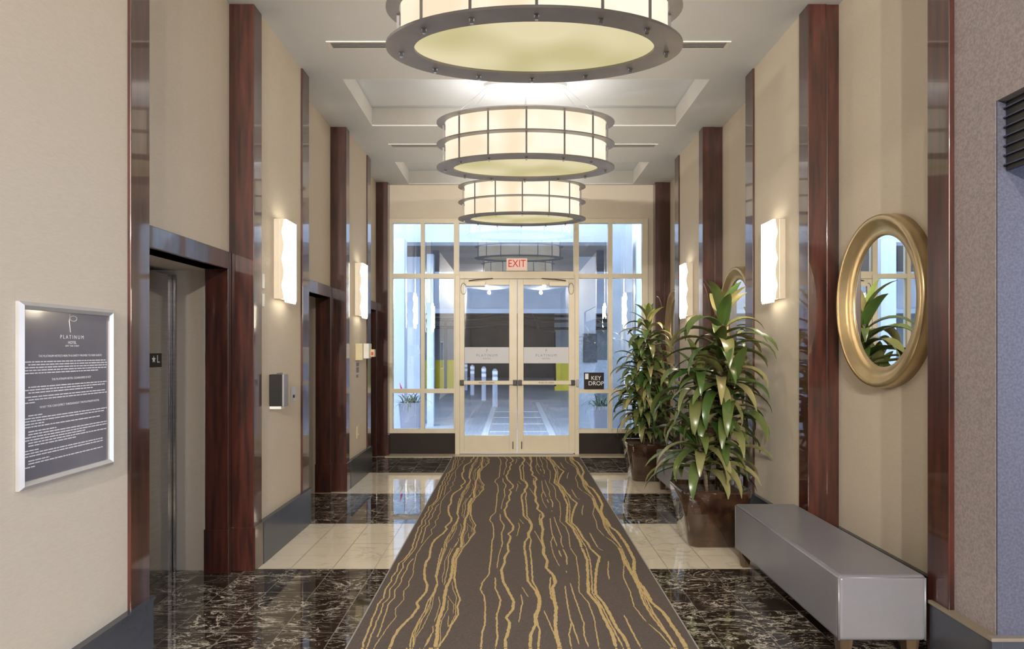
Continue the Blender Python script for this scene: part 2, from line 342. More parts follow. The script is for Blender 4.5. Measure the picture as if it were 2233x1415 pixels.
struct('baseboard_passage', mb, M_base, bevel=0.002); struct('baseboard_cap_passage', mc, M_cap).name = 'baseboard_passage.001'
# ------------------------------------------------------------------ storefront
K = BACK/F
def px(x): return (x-VX)*K
def pz(y): return EYE-(y-VY)*K
G0, G1 = BACK-0.03, BACK+0.07
def sidelight(name, xs, xlast):
    mb = MB()
    for a, b in xs: mb.box(px(a), px(b), G0, G1, pz(944), pz(477))
    for a, b in ((477, 487), (597, 607), (848, 857), (935, 944)): mb.box(px(xs[0][0])+0.002, px(xs[-1][1])-0.002, G0+0.006, G1-0.01, pz(b), pz(a))
    w = struct(name, mb, M_alu)
    mg = MB(); mg.box(px(xs[0][0])+0.01, px(xs[-1][1])-0.01, BACK+0.015, BACK+0.021, pz(943), pz(479))
    mg.build('glass_pane', M_glass, w)
    mk = MB(); mk.box(px(xs[0][0]), px(xs[-1][1]), G0+0.01, G1, 0.01, pz(944)); mk.build('kick_panel', M_dark, w)['label'] = 'dark brown panel below the glass'
    return w
sidelight('window_1', [(847, 857), (918, 926), (990, 1001)], 0)
sidelight('window_2', [(1251, 1262), (1326, 1335), (1400, 1412)], 0)
mb = MB(); mb.box(px(1001), px(1251), G0, G1, pz(608), pz(592)); mb.box(px(1001), px(1251), G0, G1-0.01, pz(487), pz(477))
w3 = struct('window_3', mb, M_alu, bevel=0.003)
bx(px(1001)-0.005, px(1251)+0.005, BACK+0.015, BACK+0.021, pz(600), pz(479)).build('glass_pane', M_glass, w3)
# door frame posts
mb = MB(); mb.box(px(993), px(1003), G0-0.02, G1-0.02, 0, pz(600)); mb.box(px(1253), px(1262), G0-0.02, G1-0.02, 0, pz(600))
struct('trim_50', mb, M_alu, bevel=0.003)
struct('trim_51', bx(-1.88, 2.13, BACK-0.30, BACK+0.05, 0.0, 0.006), mat('limestone_threshold', (0.56, 0.48, 0.36), 0.3))
def leaf(name, x0, x1, hinge_left):
    mb = MB(); y0, y1 = BACK-0.035, BACK+0.01
    st = 13
    a, b = (x0+10, x1-17) if hinge_left else (x0+13, x1-13)
    mb.box(px(x0), px(a), y0, y1, 0.02, pz(609)); mb.box(px(b), px(x1), y0, y1, 0.02, pz(609))
    mb.box(px(a), px(b), y0, y1, pz(622), pz(609)); mb.box(px(a), px(b), y0, y1, 0.02, pz(949))
    d = struct(name, mb, M_alu, bevel=0.003)
    bx(px(a)-0.004, px(b)+0.004, BACK-0.012, BACK-0.006, pz(950), pz(621)).build('glass_pane', M_glass, d)
    fr = bx(px(a)+0.003, px(b)-0.003, BACK-0.0135, BACK-0.0125, pz(792), pz(757)).build('frosted_band', M_frost, d)
    fr['label'] = 'pale frosted band with hotel lettering'
    cx = px((a+b)/2)
    text('lettering', 'PLATINUM', 0.052, M_greyink, fr, (cx, BACK-0.0145, pz(775)), ROT_F, spacing=1.4)
    text('lettering', 'HOTEL', 0.034, M_greyink, fr, (cx, BACK-0.0145, pz(782)), ROT_F, spacing=1.2)
    text('lettering', 'P', 0.075, M_greyink, fr, (cx, BACK-0.0145, pz(765)), ROT_F, sx=0.6)
    # push bar
    z0, z1 = pz(838), pz(829.5)
    pb = bx(px(x0+2), px(x1-2), y0-0.075, y0-0.045, z0, z1).build('push_bar', M_alu, d, bevel=0.006)
    for q in (x0+1, x1-9):
        bx(px(q), px(q+8.5), y0-0.085, y0, z0-0.006, z1+0.010).build('end_cap', M_black, pb, bevel=0.004)['label'] = 'black end cap'
    text('lettering', 'PUSH TO OPEN', 0.033, M_dark, pb, (cx, y0-0.0755, (z0+z1)/2), ROT_F)
    # closer
    s = 1 if hinge_left else -1
    hx = x0+14 if hinge_left else x1-14
    xa, xb = sorted((px(hx), px(hx+s*42)))
    cl = bx(xa, xb, y0-0.06, y0, pz(625), pz(615)).build('door_closer', M_alu, d, bevel=0.004)
    mb = MB(); mb.tube([(px(hx+s*6), y0-0.03, pz(613)), (px(hx+s*30), y0-0.10, pz(611)), (px(hx+s*58), y0-0.02, pz(608))], 0.007, 6); mb.build('closer_arm', M_dark, cl)
    mb = MB(); q = px(x0+8) if hinge_left else px(x1-8)
    mb.tube([(q+0.035*math.sin(t)*1.1, y0-0.006, pz(630)+0.085*math.cos(t)) for t in [i*2*PI/18 for i in range(19)]], 0.003, 5, cap=False); mb.build('cable_loop', M_dark, d)
    kx = x1-9 if hinge_left else x0+9
    MB().tube([(px(kx), y0-0.01, pz(978)), (px(kx), y0-0.01, pz(962))], 0.006, 6).build('flush_bolt', M_dark, d)
    return d
leaf('door_1', 1003, 1127.5, True)
leaf('door_2', 1128.5, 1253, False)
# bottom of frame / door light plate beside the right leaf
tag(bx(px(1256), px(1262), G0-0.045, G0-0.02, pz(843), pz(827)).build('card_reader', M_dsteel, bevel=0.003), 'small grey card reader on the door post right of the glass doors', 'card reader')
ex = thing('exit_sign', 'lit exit sign with red letters above the glass doors', 'sign', (px(1127), BACK-0.075, pz(592)))
bx(-0.155, 0.155, -0.012, 0.012, 0.003, 0.19).build('sign_panel', M_exit, ex, bevel=0.003)
text('lettering', 'EXIT', 0.155, M_exitred, ex, (0, -0.014, 0.105), ROT_F, sx=0.85)
bx(-0.16, 0.16, -0.02, 0.02, 0.0, 0.016).build('sign_base', M_alu, ex)
kd = thing('key_drop_sign', 'black KEY DROP sign standing against the right sidelight glass', 'sign', (px(1294.5), BACK-0.022, pz(848)))
bx(-0.15, 0.15, -0.03, -0.012, 0.0, 0.25).build('sign_board', M_dark, kd, bevel=0.003)
text('lettering', 'KEY', 0.088, M_ink, kd, (0.03, -0.032, 0.165), ROT_F)
text('lettering', 'DROP', 0.088, M_ink, kd, (0.03, -0.032, 0.085), ROT_F)
bx(-0.135, -0.085, -0.032, -0.03, 0.15, 0.235).build('paper_note', M_ink, kd)
# ------------------------------------------------------------------ rug
LL = [  # crop (760,1130) scale 4.966
 (18, [(697,333),(650,400),(600,465),(545,500),(520,590),(470,650),(460,700),(400,780),(380,880),(320,945),(290,1040),(255,1110),(240,1180),(210,1250),(190,1310),(165,1370),(165,1415)]),
 (14, [(725,333),(700,370),(640,440),(590,500),(590,550),(530,640),(510,710),(450,780),(440,880),(375,940),(350,1040),(310,1130),(290,1200),(255,1280),(240,1340),(215,1415)]),
 (13, [(700,450),(640,520),(630,570),(575,660),(570,710),(505,790),(495,880),(430,945),(405,1040),(370,1150),(340,1230),(310,1305)]),
 (10, [(780,333),(735,400),(730,430),(700,560),(700,620),(655,700),(655,740),(600,800),(595,900),(515,990),(505,1035),(520,1085),(455,1180),(400,1280),(360,1350),(330,1415)]),
 (30, [(890,333),(880,430),(835,500),(820,590),(830,680),(855,740),(835,820),(740,930),(755,980),(690,1080),(620,1150),(560,1230),(520,1310),(490,1415)]),
 (15, [(1015,333),(985,430),(960,560),(945,640),(960,720),(930,800),(860,920),(830,1010),(770,1110),(700,1240),(670,1340),(665,1415)]),
 (11, [(1037,333),(1000,450),(965,570),(952,640),(967,740),(900,880),(862,980),(820,1080),(745,1180),(700,1300),(695,1415)]),
 (8, [(1058,333),(1030,400),(990,520),(960,640),(955,760),(920,880),(905,980),(850,1110),(810,1210),(750,1310),(730,1415)]),
 (8, [(1045,333),(1012,430),(975,560),(958,650),(962,745),(885,900),(880,990),(800,1110),(770,1210),(722,1310),(712,1415)]),
 (9, [(975,860),(990,950),(960,1050),(930,1140)]),
 (8, [(1110,333),(1080,400),(1040,480),(1040,580),(1015,660),(1020,715)]),
 (11, [(1140,333),(1110,380),(1080,440),(1080,530),(1050,660),(1035,740)]),
 (36, [(1190,333),(1135,440),(1125,540),(1112,650),(1062,760),(1040,860),(1030,960),(990,1080),(960,1180),(960,1290),(940,1415)]),
 (20, [(1240,333),(1170,450),(1160,560),(1150,650),(1160,750),(1190,850),(1210,900),(1180,960),(1190,1060),(1130,1160),(1080,1280),(1030,1360),(1000,1415)]),
 (12, [(1220,333),(1165,420),(1150,520),(1142,620),(1140,700)]),
 (8, [(1120,700),(1130,780),(1170,870),(1160,950),(1160,1060),(1110,1160),(1075,1195),(1085,1070)]),
 (7, [(1075,850),(1100,900),(1140,950),(1135,1050)]),
 (8, [(1080,900),(1075,1000),(1020,1110),(1000,1200),(1010,1340),(990,1415)]),
 (10, [(905,1180),(900,1250),(840,1340),(800,1415)]), (16, [(915,1270),(880,1370),(850,1415)]),
 (18, [(1550,333),(1545,420),(1530,530),(1520,620),(1450,710),(1430,790),(1470,860),(1480,960),(1480,1080),(1485,1160),(1465,1250),(1460,1415)]),
 (12, [(1655,333),(1630,400),(1620,470),(1605,555)]),
 (18, [(1590,655),(1590,770),(1645,900),(1640,960),(1605,1060),(1605,1200),(1610,1310),(1590,1415)]),
 (32, [(1725,333),(1735,370),(1690,440),(1690,500),(1655,580),(1680,710),(1740,820),(1790,920),(1780,1000),(1710,1095),(1750,1150),(1740,1250),(1715,1340),(1720,1415)]),
 (11, [(1430,1270),(1415,1415)])]
RL = [  # crop (1110,1000) scale 3.41
 (9, [(72,1230),(100,1080),(90,1020)]), (8, [(95,965),(145,1040)]),
 (20, [(115,672),(130,780),(140,920),(200,1000),(225,1060),(215,1130),(190,1180),(205,1240),(170,1320),(175,1415)]),
 (14, [(155,672),(170,800),(175,920),(212,990),(235,1050),(228,1130),(205,1200),(235,1290),(235,1415)]),
 (27, [(260,672),(255,710),(285,770),(275,820),(330,880),(345,930),(325,970),(335,1050),(350,1120),(350,1230),(365,1320),(400,1415)]),
 (12, [(310,890),(302,970),(318,1060)]),
 (9, [(260,1140),(290,1260),(320,1415)]),
 (10, [(415,955),(440,1130),(470,1230),(460,1320),(485,1415)]), (10, [(470,1230),(520,1395)]),
 (10, [(455,935),(490,1050),(555,1230),(560,1330),(590,1415)]),
 (8, [(318,672),(330,720),(375,810)]), (12, [(370,690),(390,740)]), (14, [(400,680),(430,740),(430,800)]), (10, [(424,842),(428,860)]),
 (9, [(455,672),(500,740),(520,880),(520,1000),(590,1080),(640,1210),(670,1320),(695,1415)]),
 (24, [(540,672),(580,760),(585,870),(590,1010),(660,1090),(700,1190),(750,1310),(770,1415)]),
 (22, [(600,672),(672,740),(650,830),(640,960),(645,1020),(700,1080),(750,1170),(800,1270),(860,1350),(885,1415)]),
 (12, [(575,672),(605,780),(615,900),(620,1010),(690,1110),(740,1220),(790,1330),(830,1415)]),
 (10, [(740,770),(735,840),(745,910)]), (10, [(660,672),(700,695)]),
 (12, [(855,1175),(900,1260),(950,1350),(985,1415)]),
 (9, [(820,672),(855,800),(850,890),(900,1000),(930,1110),(1000,1200),(1020,1225)]),
 (10, [(1030,1240),(1110,1310),(1190,1415)]),
 (16, [(815,672),(870,800),(930,900),(970,990),(1000,1080),(1060,1180),(1140,1280),(1200,1350),(1240,1415)]),
 (11, [(835,672),(900,820),(960,940),(1020,1050),(1070,1150),(1150,1260),(1220,1350),(1262,1415)]),
 (8, [(826,672),(885,810),(945,920),(990,1010),(1030,1110),(1110,1220),(1180,1320),(1225,1415)]),
 (28, [(885,672),(930,760),(930,850),(950,910),(1010,990),(1060,1080),(1150,1160),(1220,1260),(1290,1360),(1320,1415)])]
RX0, RX1, RY0, RY1 = -0.885, 0.985, 0.3, 9.585
rng = random.Random(4)
mb = MB(); mb.box(RX0, RX1, RY0, RY1, 0.0, 0.009)
mb.mi = 2
mb.box(RX0-0.004, RX0+0.004, RY0, RY1, 0.0, 0.0105); mb.box(RX1-0.004, RX1+0.004, RY0, RY1, 0.0, 0.0105)
mb.mi = 1
PER = 1.735
lay = 0
for (ox, oy, sc, lines) in ((760, 1130, 4.966, LL), (1110, 1000, 3.41, RL)):
    far_x = []
    for wpx, pts in lines:
        if pts[0][1] in (333, 672): Y = 2272.0/(oy+pts[0][1]/sc-VY); far_x.append((ox+pts[0][0]/sc-VX)*Y/F)
    for wpx, pts in lines:
        wp = []
        for (x, y) in pts:
            Y = 2272.0/(oy+y/sc-VY); wp.append(((ox+x/sc-VX)*Y/F, Y))
        if pts[-1][1] == 1415:                      # let every line meet the next repeat of the pattern
            tx = min(far_x, key=lambda v: abs(v-wp[-1][0])); dx = tx-wp[-1][0]
            if abs(dx) < 0.05:
                wp = [(x+dx*max(0.0, 1-(y-wp[-1][1])/0.45), y) for x, y in wp]
        out = []
        for i in range(len(wp)-1):
            (xa, ya), (xb, yb) = wp[i], wp[i+1]; k = max(2, int(abs(yb-ya)/0.025)+1)
            for j in range(k):
                t = j/k; out.append((xa+(xb-xa)*t+rng.uniform(-.0022, .0022), ya+(yb-ya)*t))
        out.append(wp[-1]); w = wpx/sc*0.0029*0.5
        ws = [w*(rng.uniform(0.78, 1.22)) for _ in out]
        if len(pts) < 9 or pts[0][1] > 700: ws[0] = ws[-1] = w*0.3
        lay += 1; z = 0.0096+0.00002*lay
        for rep in range(-2, 4):
            q = [(x, y+rep*PER) for x, y in out]
            for i in range(len(q)-1):
                (xa, ya), (xb, yb) = q[i], q[i+1]
                if min(ya, yb) < RY0 or max(ya, yb) > RY1: continue
                xs = [min(max(v, RX0+.005), RX1-.005) for v in (xa-ws[i], xa+ws[i], xb+ws[i+1], xb-ws[i+1])]
                if abs(xs[1]-xs[0]) < 1e-4 and abs(xs[2]-xs[3]) < 1e-4: continue
                mb.face([(xs[0], ya, z), (xs[1], ya, z), (xs[2], yb, z), (xs[3], yb, z)])
rug = mb.build('runner_rug', [M_rug, M_rugline, M_rugedge])
tag(rug, 'long taupe runner rug with wandering gold lines down the hall', 'rug')
# make every ribbon face up
for p in rug.data.polygons:
    if p.material_index == 1 and p.normal.z < 0: p.flip()
# ------------------------------------------------------------------ pendants
def ell(a, b, n=64, z=0, ph=0): return [(a*math.cos(2*PI*k/n+ph), b*math.sin(2*PI*k/n+ph), z) for k in range(n)]
def flat_ring(a1, b1, a0, b0, z0, z1, n=72):
    mb = MB(); return mb.ring([ell(a1, b1, n, z0), ell(a1, b1, n, z1), ell(a0, b0, n, z1), ell(a0, b0, n, z0)], closed=True, cap=False)
NAMES = ['drum pendant lamp nearest the camera, overhead', 'largest drum pendant lamp, cut off by the top of the photo', 'middle drum pendant lamp below the first visible coffer', 'farthest drum pendant lamp, just before the glass doors']
ZB = 3.42
def make_pendant():
    t = thing('drum_pendant_lamp', '', 'ceiling lamp', (0.13, 0, ZB), 0, 'oval drum pendants along the hall')
    br = flat_ring(0.90, 0.495, 0.73, 0.345, 0, 0.016).build('bottom_ring', M_dsteel, t)
    flat_ring(0.90, 0.495, 0.82, 0.415, 0.235, 0.245).build('middle_ring', M_dsteel, t)
    flat_ring(0.90, 0.495, 0.82, 0.415, 0.455, 0.467).build('top_ring', M_dsteel, t)
    mb = MB(); mb.ring([ell(0.81, 0.405, 96, 0.018), ell(0.81, 0.405, 96, 0.46), ell(0.80, 0.395, 96, 0.46), ell(0.80, 0.395, 96, 0.018)], closed=True, cap=False, smooth=True)
    mb.build('shade', M_shade, t)
    mb = MB(); mb.ring([ell(0.745*k, 0.36*k, 64, 0.016+0.035*(1-k*k)) for k in (1, .9, .7, .45, .2, .03)], cap=True, smooth=True); mb.build('bottom_diffuser', M_diff, t)
    # rods, evenly spaced round the rim
    pos = []
    for sx in (0, .365, .65, .835):
        yy = 0.43*math.sqrt(max(0, 1-(sx/.838)**2))
        for s1 in ((1,) if sx == 0 else (1, -1)):
            for s2 in ((1,) if sx > .8 else (1, -1)): pos.append((s1*sx, s2*yy))
    rod = None; bolt = None
    for (x, y) in pos:
        if rod is None:
            rod = MB().box(-0.008, 0.008, -0.005, 0.005, 0.0, 0.47).build('rod', M_dsteel, t); r = rod
            bolt = MB().box(-0.009, 0.009, -0.009, 0.009, -0.028, 0.0); bolt.box(-0.014, 0.014, -0.014, 0.014, -0.006, 0); bolt = bolt.build('bolt', M_steel, br); b = bolt
        else:
            r = rod.copy(); COL.objects.link(r); b = bolt.copy(); COL.objects.link(b)
        r.location = (x, y, 0); b.location = (x*0.975, y*0.97, 0)
    zt = CZ+0.2-ZB-0.02
    for (x, y) in ((0.72, 0.2), (0.72, -0.2), (-0.72, 0.2), (-0.72, -0.2), (0, 0.41), (0, -0.41)):
        mb = MB(); mb.tube([(x, y, 0.46), (x*0.5, y*0.22, zt)], 0.0018, 5); mb.build('suspension_wire', M_steel, t)
    mb = MB(); mb.ring([ell(0.42, 0.12, 32, CZ+0.2-ZB-0.03), ell(0.42, 0.12, 32, CZ+0.2-ZB)]); mb.build('ceiling_canopy', M_cof, t)
    return t
p0 = make_pendant()
for i, y in enumerate(LAMP_Y):
    o = p0 if i == 0 else copy_tree(p0); o.location = (0.13, y, ZB)
    o['label'] = ['oval drum pendant lamp overhead, seen only as the smallest reflection in the glass', 'largest oval drum pendant lamp, cut off by the top of the photo', 'middle oval drum pendant lamp hanging under the large coffer', 'smallest oval drum pendant lamp, in front of the glass transom'][i]
# ------------------------------------------------------------------ ceiling vents
def make_vent():
    t = thing('ceiling_vent', '', 'vent', (0, 0, 0), 0, 'linear slot vents in the ceiling')
    L = 1.636
    mb = MB(); mb.box(-L, L, -0.062, -0.048, -0.008, 0); mb.box(-L, L, 0.048, 0.062, -0.008, 0); mb.box(-L, -L+0.03, -0.048, 0.048, -0.008, 0); mb.box(L-0.03, L, -0.048, 0.048, -0.008, 0)
    mb.build('vent_frame', M_cof, t)
    bx(-L+0.03, L-0.03, -0.048, 0.048, -0.002, 0).build('vent_slot', M_dark, t)
    for k in (-1, 0, 1): bx(-L+0.03, L-0.03, k*0.026-0.003, k*0.026+0.003, -0.007, -0.002).build('slat', M_ceil, t)
    return t
v0 = make_vent()
for i, (y, lb) in enumerate(((5.315, 'long slot vent in the ceiling behind the largest pendant lamp'), (7.95, 'long slot vent in the ceiling behind the middle pendant lamp'))):
    o = v0 if i == 0 else copy_tree(v0); o.location = (0.128, y, CZ); o['label'] = lb
# ------------------------------------------------------------------ elevators
def make_elevator(a, b):
    t = thing('elevator_entrance', '', 'elevator', (-2.5, (a+b)/2, 0), 0, 'elevator entrances along the left wall')
    h = (b-a)/2; 
    mb = MB(); mb.box(-0.02, 0.05, h-0.33, h-0.002, 0, 2.13); mb.box(-0.02, 0.05, -h+0.002, -h+0.2, 0, 2.13); mb.box(-0.02, 0.05, -h+0.2, h-0.33, 2.05, 2.13)
    mb.build('steel_frame', M_steel, t, bevel=0.003)
    mb = MB(); mb.box(0.05, 0.078, h-0.022, h-0.002, 0, 2.13); mb.box(0.04, 0.055, h-0.045, h-0.035, 0, 2.13); mb.build('corner_bead', M_steel, t, bevel=0.002)
    bx(-0.07, -0.04, -h+0.2, -0.068, 0.01, 2.05).build('door_panel', M_steel, t); bx(-0.07, -0.04, -0.062, h-0.33, 0.01, 2.05).build('door_panel', M_steel, t)
    bx(-0.3, 0.0, -h+0.2, h-0.33, 0.0, 0.008).build('door_sill', M_dsteel, t)
    bx(-0.38, -0.1, -h, h, 0, 2.16).build('hoistway_liner', M_black, t)
    return t
for (a, b), lb in zip(BAY, ('steel elevator entrance nearest the camera, beside the framed notice', 'middle elevator entrance between the two left wall sconces', 'farthest elevator entrance, next to the glass front')):
    make_elevator(a, b)['label'] = lb
sg = thing('floor_sign', 'black floor sign with a star and letter L on the nearest elevator frame', 'sign', (-2.449, 4.46, 1.52))
bx(0, 0.006, -0.075, 0.075, -0.048, 0.048).build('sign_plate', M_black, sg, bevel=0.002)
text('letter', 'L', 0.075, M_ink, sg, (0.0065, 0.027, 0.006), ROT_L)
mb = MB(); st = []
for k in range(10):
    r = 0.027 if k % 2 == 0 else 0.012; st.append((0.0075, -0.03+r*math.sin(k*PI/5), 0.006+r*math.cos(k*PI/5)))
mb.face(st); st2 = [(0.0085, -0.03+(y+0.03)*0.0+0.011*math.sin(0), z) for (x, y, z) in st]
mb.build('star', M_ink, sg)
# ------------------------------------------------------------------ framed notice
fn = thing('framed_notice', 'slate notice with white text in a silver frame on the left wall', 'framed notice', (XL, 2.743, 1.42))
hw, hh, fw, dp = 0.29, 0.36, 0.030, 0.026
mb = MB()
def fr_strip(p0, p1, p2, p3):   # mitred frame bar: outer edge p0-p1, inner edge p3-p2
    o_ = []
    for (y, z), xx in ((p0, 0), (p1, 0), (p2, 0), (p3, 0)): o_.append((0.001, y, z))
    t_ = [(dp*0.55, *p0), (dp*0.55, *p1), (dp, *[(a+b)/2 for a, b in zip(p1, p2)]), (dp, *[(a+b)/2 for a, b in zip(p0, p3)])]
    m1 = [(a+b)/2 for a, b in zip(p0, p3)]; m2 = [(a+b)/2 for a, b in zip(p1, p2)]
    mb.face([(0.001, *p0), (0.001, *p1), (dp*0.55, *p1), (dp*0.55, *p0)]); mb.face([(dp*0.55, *p0), (dp*0.55, *p1), (dp, *m2), (dp, *m1)])
    mb.face([(dp, *m1), (dp, *m2), (dp*0.6, *p2), (dp*0.6, *p3)]); mb.face([(dp*0.6, *p3), (dp*0.6, *p2), (0.001, *p2), (0.001, *p3)])
O = [(-hw, -hh), (hw, -hh), (hw, hh), (-hw, hh)]; I = [(-hw+fw, -hh+fw), (hw-fw, -hh+fw), (hw-fw, hh-fw), (-hw+fw, hh-fw)]
for k in range(4): fr_strip(O[k], O[(k+1) % 4], I[(k+1) % 4], I[k])
mb.build('frame', M_frame, fn)
po = bx(0.001, 0.009, -hw+fw-.002, hw-fw+.002, -hh+fw-.002, hh-fw+.002).build('poster', M_poster, fn)
text('lettering', 'P L A T I N U M', 0.022, M_ink, po, (0.0098, 0.015, 0.228), ROT_L, depth=0.0002)
text('lettering', 'HOTEL', 0.017, M_ink, po, (0.0098, 0.015, 0.205), ROT_L, depth=0.0002)
text('lettering', 'OFF THE STRIP', 0.010, M_ink, po, (0.0098, 0.015, 0.191), ROT_L, depth=0.0002, spacing=1.3)
mb = MB(); mb.tube([(0.0098, 0.0, 0.325), (0.0098, -0.004, 0.295), (0.0098, 0.004, 0.248)], 0.0013, 5)
mb.tube([(0.0098, 0.0+0.022+0.022*math.cos(a), 0.307+0.011*math.sin(a)) for a in [i*PI/9 for i in range(19)]], 0.0011, 5, cap=False); mb.build('emblem', M_ink, po)
text('heading', "THE PLATINUM HOTEL'S HEALTH & SAFETY PROMISE TO OUR GUESTS", 0.0125, M_ink, po, (0.0098, 0.015, 0.150), ROT_L, depth=0.0002)
text('heading', 'THE PLATINUM HOTEL CLEANLINESS IS KEY', 0.0125, M_ink, po, (0.0098, 0.015, 0.055), ROT_L, depth=0.0002)
text('heading', 'WHAT YOU CAN EXPECT THROUGHOUT THE PLATINUM HOTEL', 0.0125, M_ink, po, (0.0098, 0.01, -0.052), ROT_L, depth=0.0002)
r2 = random.Random(8); mb = MB()
def row(z, y0, y1, h=0.0042):
    y = y0
    while y < y1:
        w = r2.uniform(0.010, 0.034); e = min(y+w, y1)
        mb.face([(0.0093, y, z-h/2), (0.0093, e, z-h/2), (0.0093, e, z+h/2), (0.0093, y, z+h/2)]); y = e+0.0035
ZR = [(0.128, .245), (0.117, .25), (0.106, .25), (0.095, .25), (0.084, .19), (0.030, .25), (0.019, .235), (0.008, .15), (-0.008, .24), (-0.019, .25), (-0.030, -.20),
      (-0.080, -.16), (-0.091, .25), (-0.102, .23), (-0.113, -.15), (-0.124, .20), (-0.142, -.08), (-0.153, .25), (-0.164, .25), (-0.175, .10), (-0.186, .25), (-0.197, .04),
      (-0.215, -.18), (-0.226, .22), (-0.237, .22), (-0.255, -.12), (-0.266, .22), (-0.279, -.20)]
PARA = (5, 8, 11, 16, 22, 25, 28)
for i, (z, e) in enumerate(ZR):
    row(z, -0.252 if r2.random() < .7 else -0.235, e)
    if i+1 in PARA: mb.build('paragraph', M_ink, po); mb = MB()
# ------------------------------------------------------------------ sconces
def make_sconce():       # built on the left wall: wall plane x=0, projects to +x
    t = thing('crystal_wall_sconce', '', 'wall lamp', (0, 0, 0), 0, 'crystal wall sconces')
    H2 = 0.315; W2 = 0.13
    mb = MB(); mb.box(0.0, 0.05, -W2, W2, -H2, H2); 
    mb.build('back_box', M_champ, t, bevel=0.003)
    # scalloped side plates
    for s in (-1, 1):
        mb = MB(); prof = []; N_ = 40
        for i in range(N_+1):
            z = -H2+2*H2*i/N_; prof.append((0.062+0.018*abs(math.cos(PI*3*i/N_)), z))
        for i in range(N_):
            (xa, za), (xb, zb) = prof[i], prof[i+1]
            y0, y1 = (s*W2-0.004, s*W2+0.002)
            mb.ring([[(0.05, y0, za), (xa, y0, za), (xa, y1, za), (0.05, y1, za)], [(0.05, y0, zb), (xb, y0, zb), (xb, y1, zb), (0.05, y1, zb)]], cap=True)
        mb.build('side_plate', M_champ, t)
    bx(0.0505, 0.075, -W2+0.012, W2-0.012, -H2+0.012, H2-0.012).build('light_panel', M_sconce, t)
    first = None
    for k in range(7):
        y = -W2+0.02+k*(2*W2-0.04)/6
        if first is None:
            mb = MB(); mb.tube([(0.088, 0, -H2-0.005), (0.088, 0, H2-0.004)], 0.0125, 6, smooth=False); mb.tube([(0.088, 0, -H2-0.028), (0.088, 0, -H2-0.016), (0.088, 0, -H2-0.004)], [0.001, 0.009, 0.004], 6, smooth=False)
            first = mb.build('crystal_rod', M_rod, t); r = first
        else: r = first.copy(); COL.objects.link(r)
        r.location = (0, y, 0)
    return t
def rodmat():
    m, N, L, b = nt('lit_crystal_rod'); b.inputs['Base Color'].default_value = (0.95, 0.93, 0.88, 1); b.inputs['Roughness'].default_value = 0.06
    b.inputs['Emission Color'].default_value = (1.0, 0.9, 0.72, 1); b.inputs['Emission Strength'].default_value = 3.5
    return m
M_rod = rodmat()
s0 = make_sconce()
for i, (side, y, lb) in enumerate((('L', 5.235, 'lit crystal sconce on the left wall, nearer one, above the black box'), ('L', 7.86, 'lit crystal sconce on the left wall, farther one, above the ivory emergency light'),
                            ('R', 5.235, 'lit crystal sconce on the right wall, larger one above the bench end'), ('R', 7.86, 'lit crystal sconce on the right wall, smaller one behind the tall plants'))):
    o = s0 if i == 0 else copy_tree(s0)
    o.location = (XL if side == 'L' else XR, y, 2.305); o.rotation_euler = (0, 0, 0 if side == 'L' else PI); o['label'] = lb
for i, y in enumerate((5.235, 7.86)):
    area('sconce_glow_left', (XL+0.12, y, 2.3), (0, -PI/2, 0), 0.5, 0.2, 7, WARM); area('sconce_glow_right', (XR-0.12, y, 2.3), (0, PI/2, 0), 0.5, 0.2, 7, WARM)
# ------------------------------------------------------------------ small things on the left wall
bk = thing('wall_box', 'black metal wall box below two grey stickers on the left wall', 'box', (XL, 5.06, 1.155))
bx(0, 0.10, -0.048, 0.048, 0.0, 0.245).build('box_body', M_black, bk, bevel=0.004)
bx(0.10, 0.115, -0.05, 0.05, -0.002, 0.247).build('box_cover', M_dsteel, bk, bevel=0.004)
bx(0, 0.09, -0.04, 0.04, -0.022, 0.0).build('box_bracket', M_white, bk, bevel=0.002)
def plate(name, lb, cat, y0, y1, z0, z1, m, th=0.003, extra=None, group=None):
    o = thing(name, lb, cat, (XL, (y0+y1)/2, z0), group=group)
    bx(0, th, -(y1-y0)/2, (y1-y0)/2, 0, z1-z0).build('plate', m, o, bevel=min(0.001, th*0.3))
    if extra: bx(th, th+0.006, -0.012, 0.012, (z1-z0)*0.22, (z1-z0)*0.22+0.024).build('button', extra, o, bevel=0.002)
    return o
M_tape = mat('grey_sticker', (0.22, 0.22, 0.25), 0.5, c2=(0.17, 0.17, 0.19), nscale=40)
plate('wall_sticker', 'grey square sticker on the left wall, upper of the pair above the black box', 'sticker', 5.17, 5.30, 1.345, 1.405, M_tape, 0.002, group='grey stickers above the black box')
plate('wall_sticker', 'grey square sticker on the left wall, lower of the pair, touching the black box', 'sticker', 5.17, 5.30, 1.29, 1.337, M_tape, 0.002, group='grey stickers above the black box')
plate('elevator_call_plate', 'small steel elevator call plate right of the black wall box', 'call button', 5.50, 5.62, 1.155, 1.275, M_alarm, 0.005, M_dark)
plate('paper_notice', 'small white notice beside the nearest pilaster, upper one', 'notice', 4.845, 4.895, 2.05, 2.16, M_white, 0.012, group='white notices beside the pilaster')
plate('paper_notice', 'small white notice beside the nearest pilaster, lower one', 'notice', 4.845, 4.895, 1.915, 2.01, M_white, 0.012, group='white notices beside the pilaster')
el = thing('emergency_light', 'ivory emergency light box on the left wall under the farther sconce', 'emergency light', (XL, 7.86, 1.46))
bx(0, 0.085, -0.10, 0.10, 0, 0.20).build('housing', M_ivory, el, bevel=0.006); bx(0.085, 0.15, -0.05, 0.10, 0.02, 0.20).build('battery_case', M_white, el, bevel=0.006)
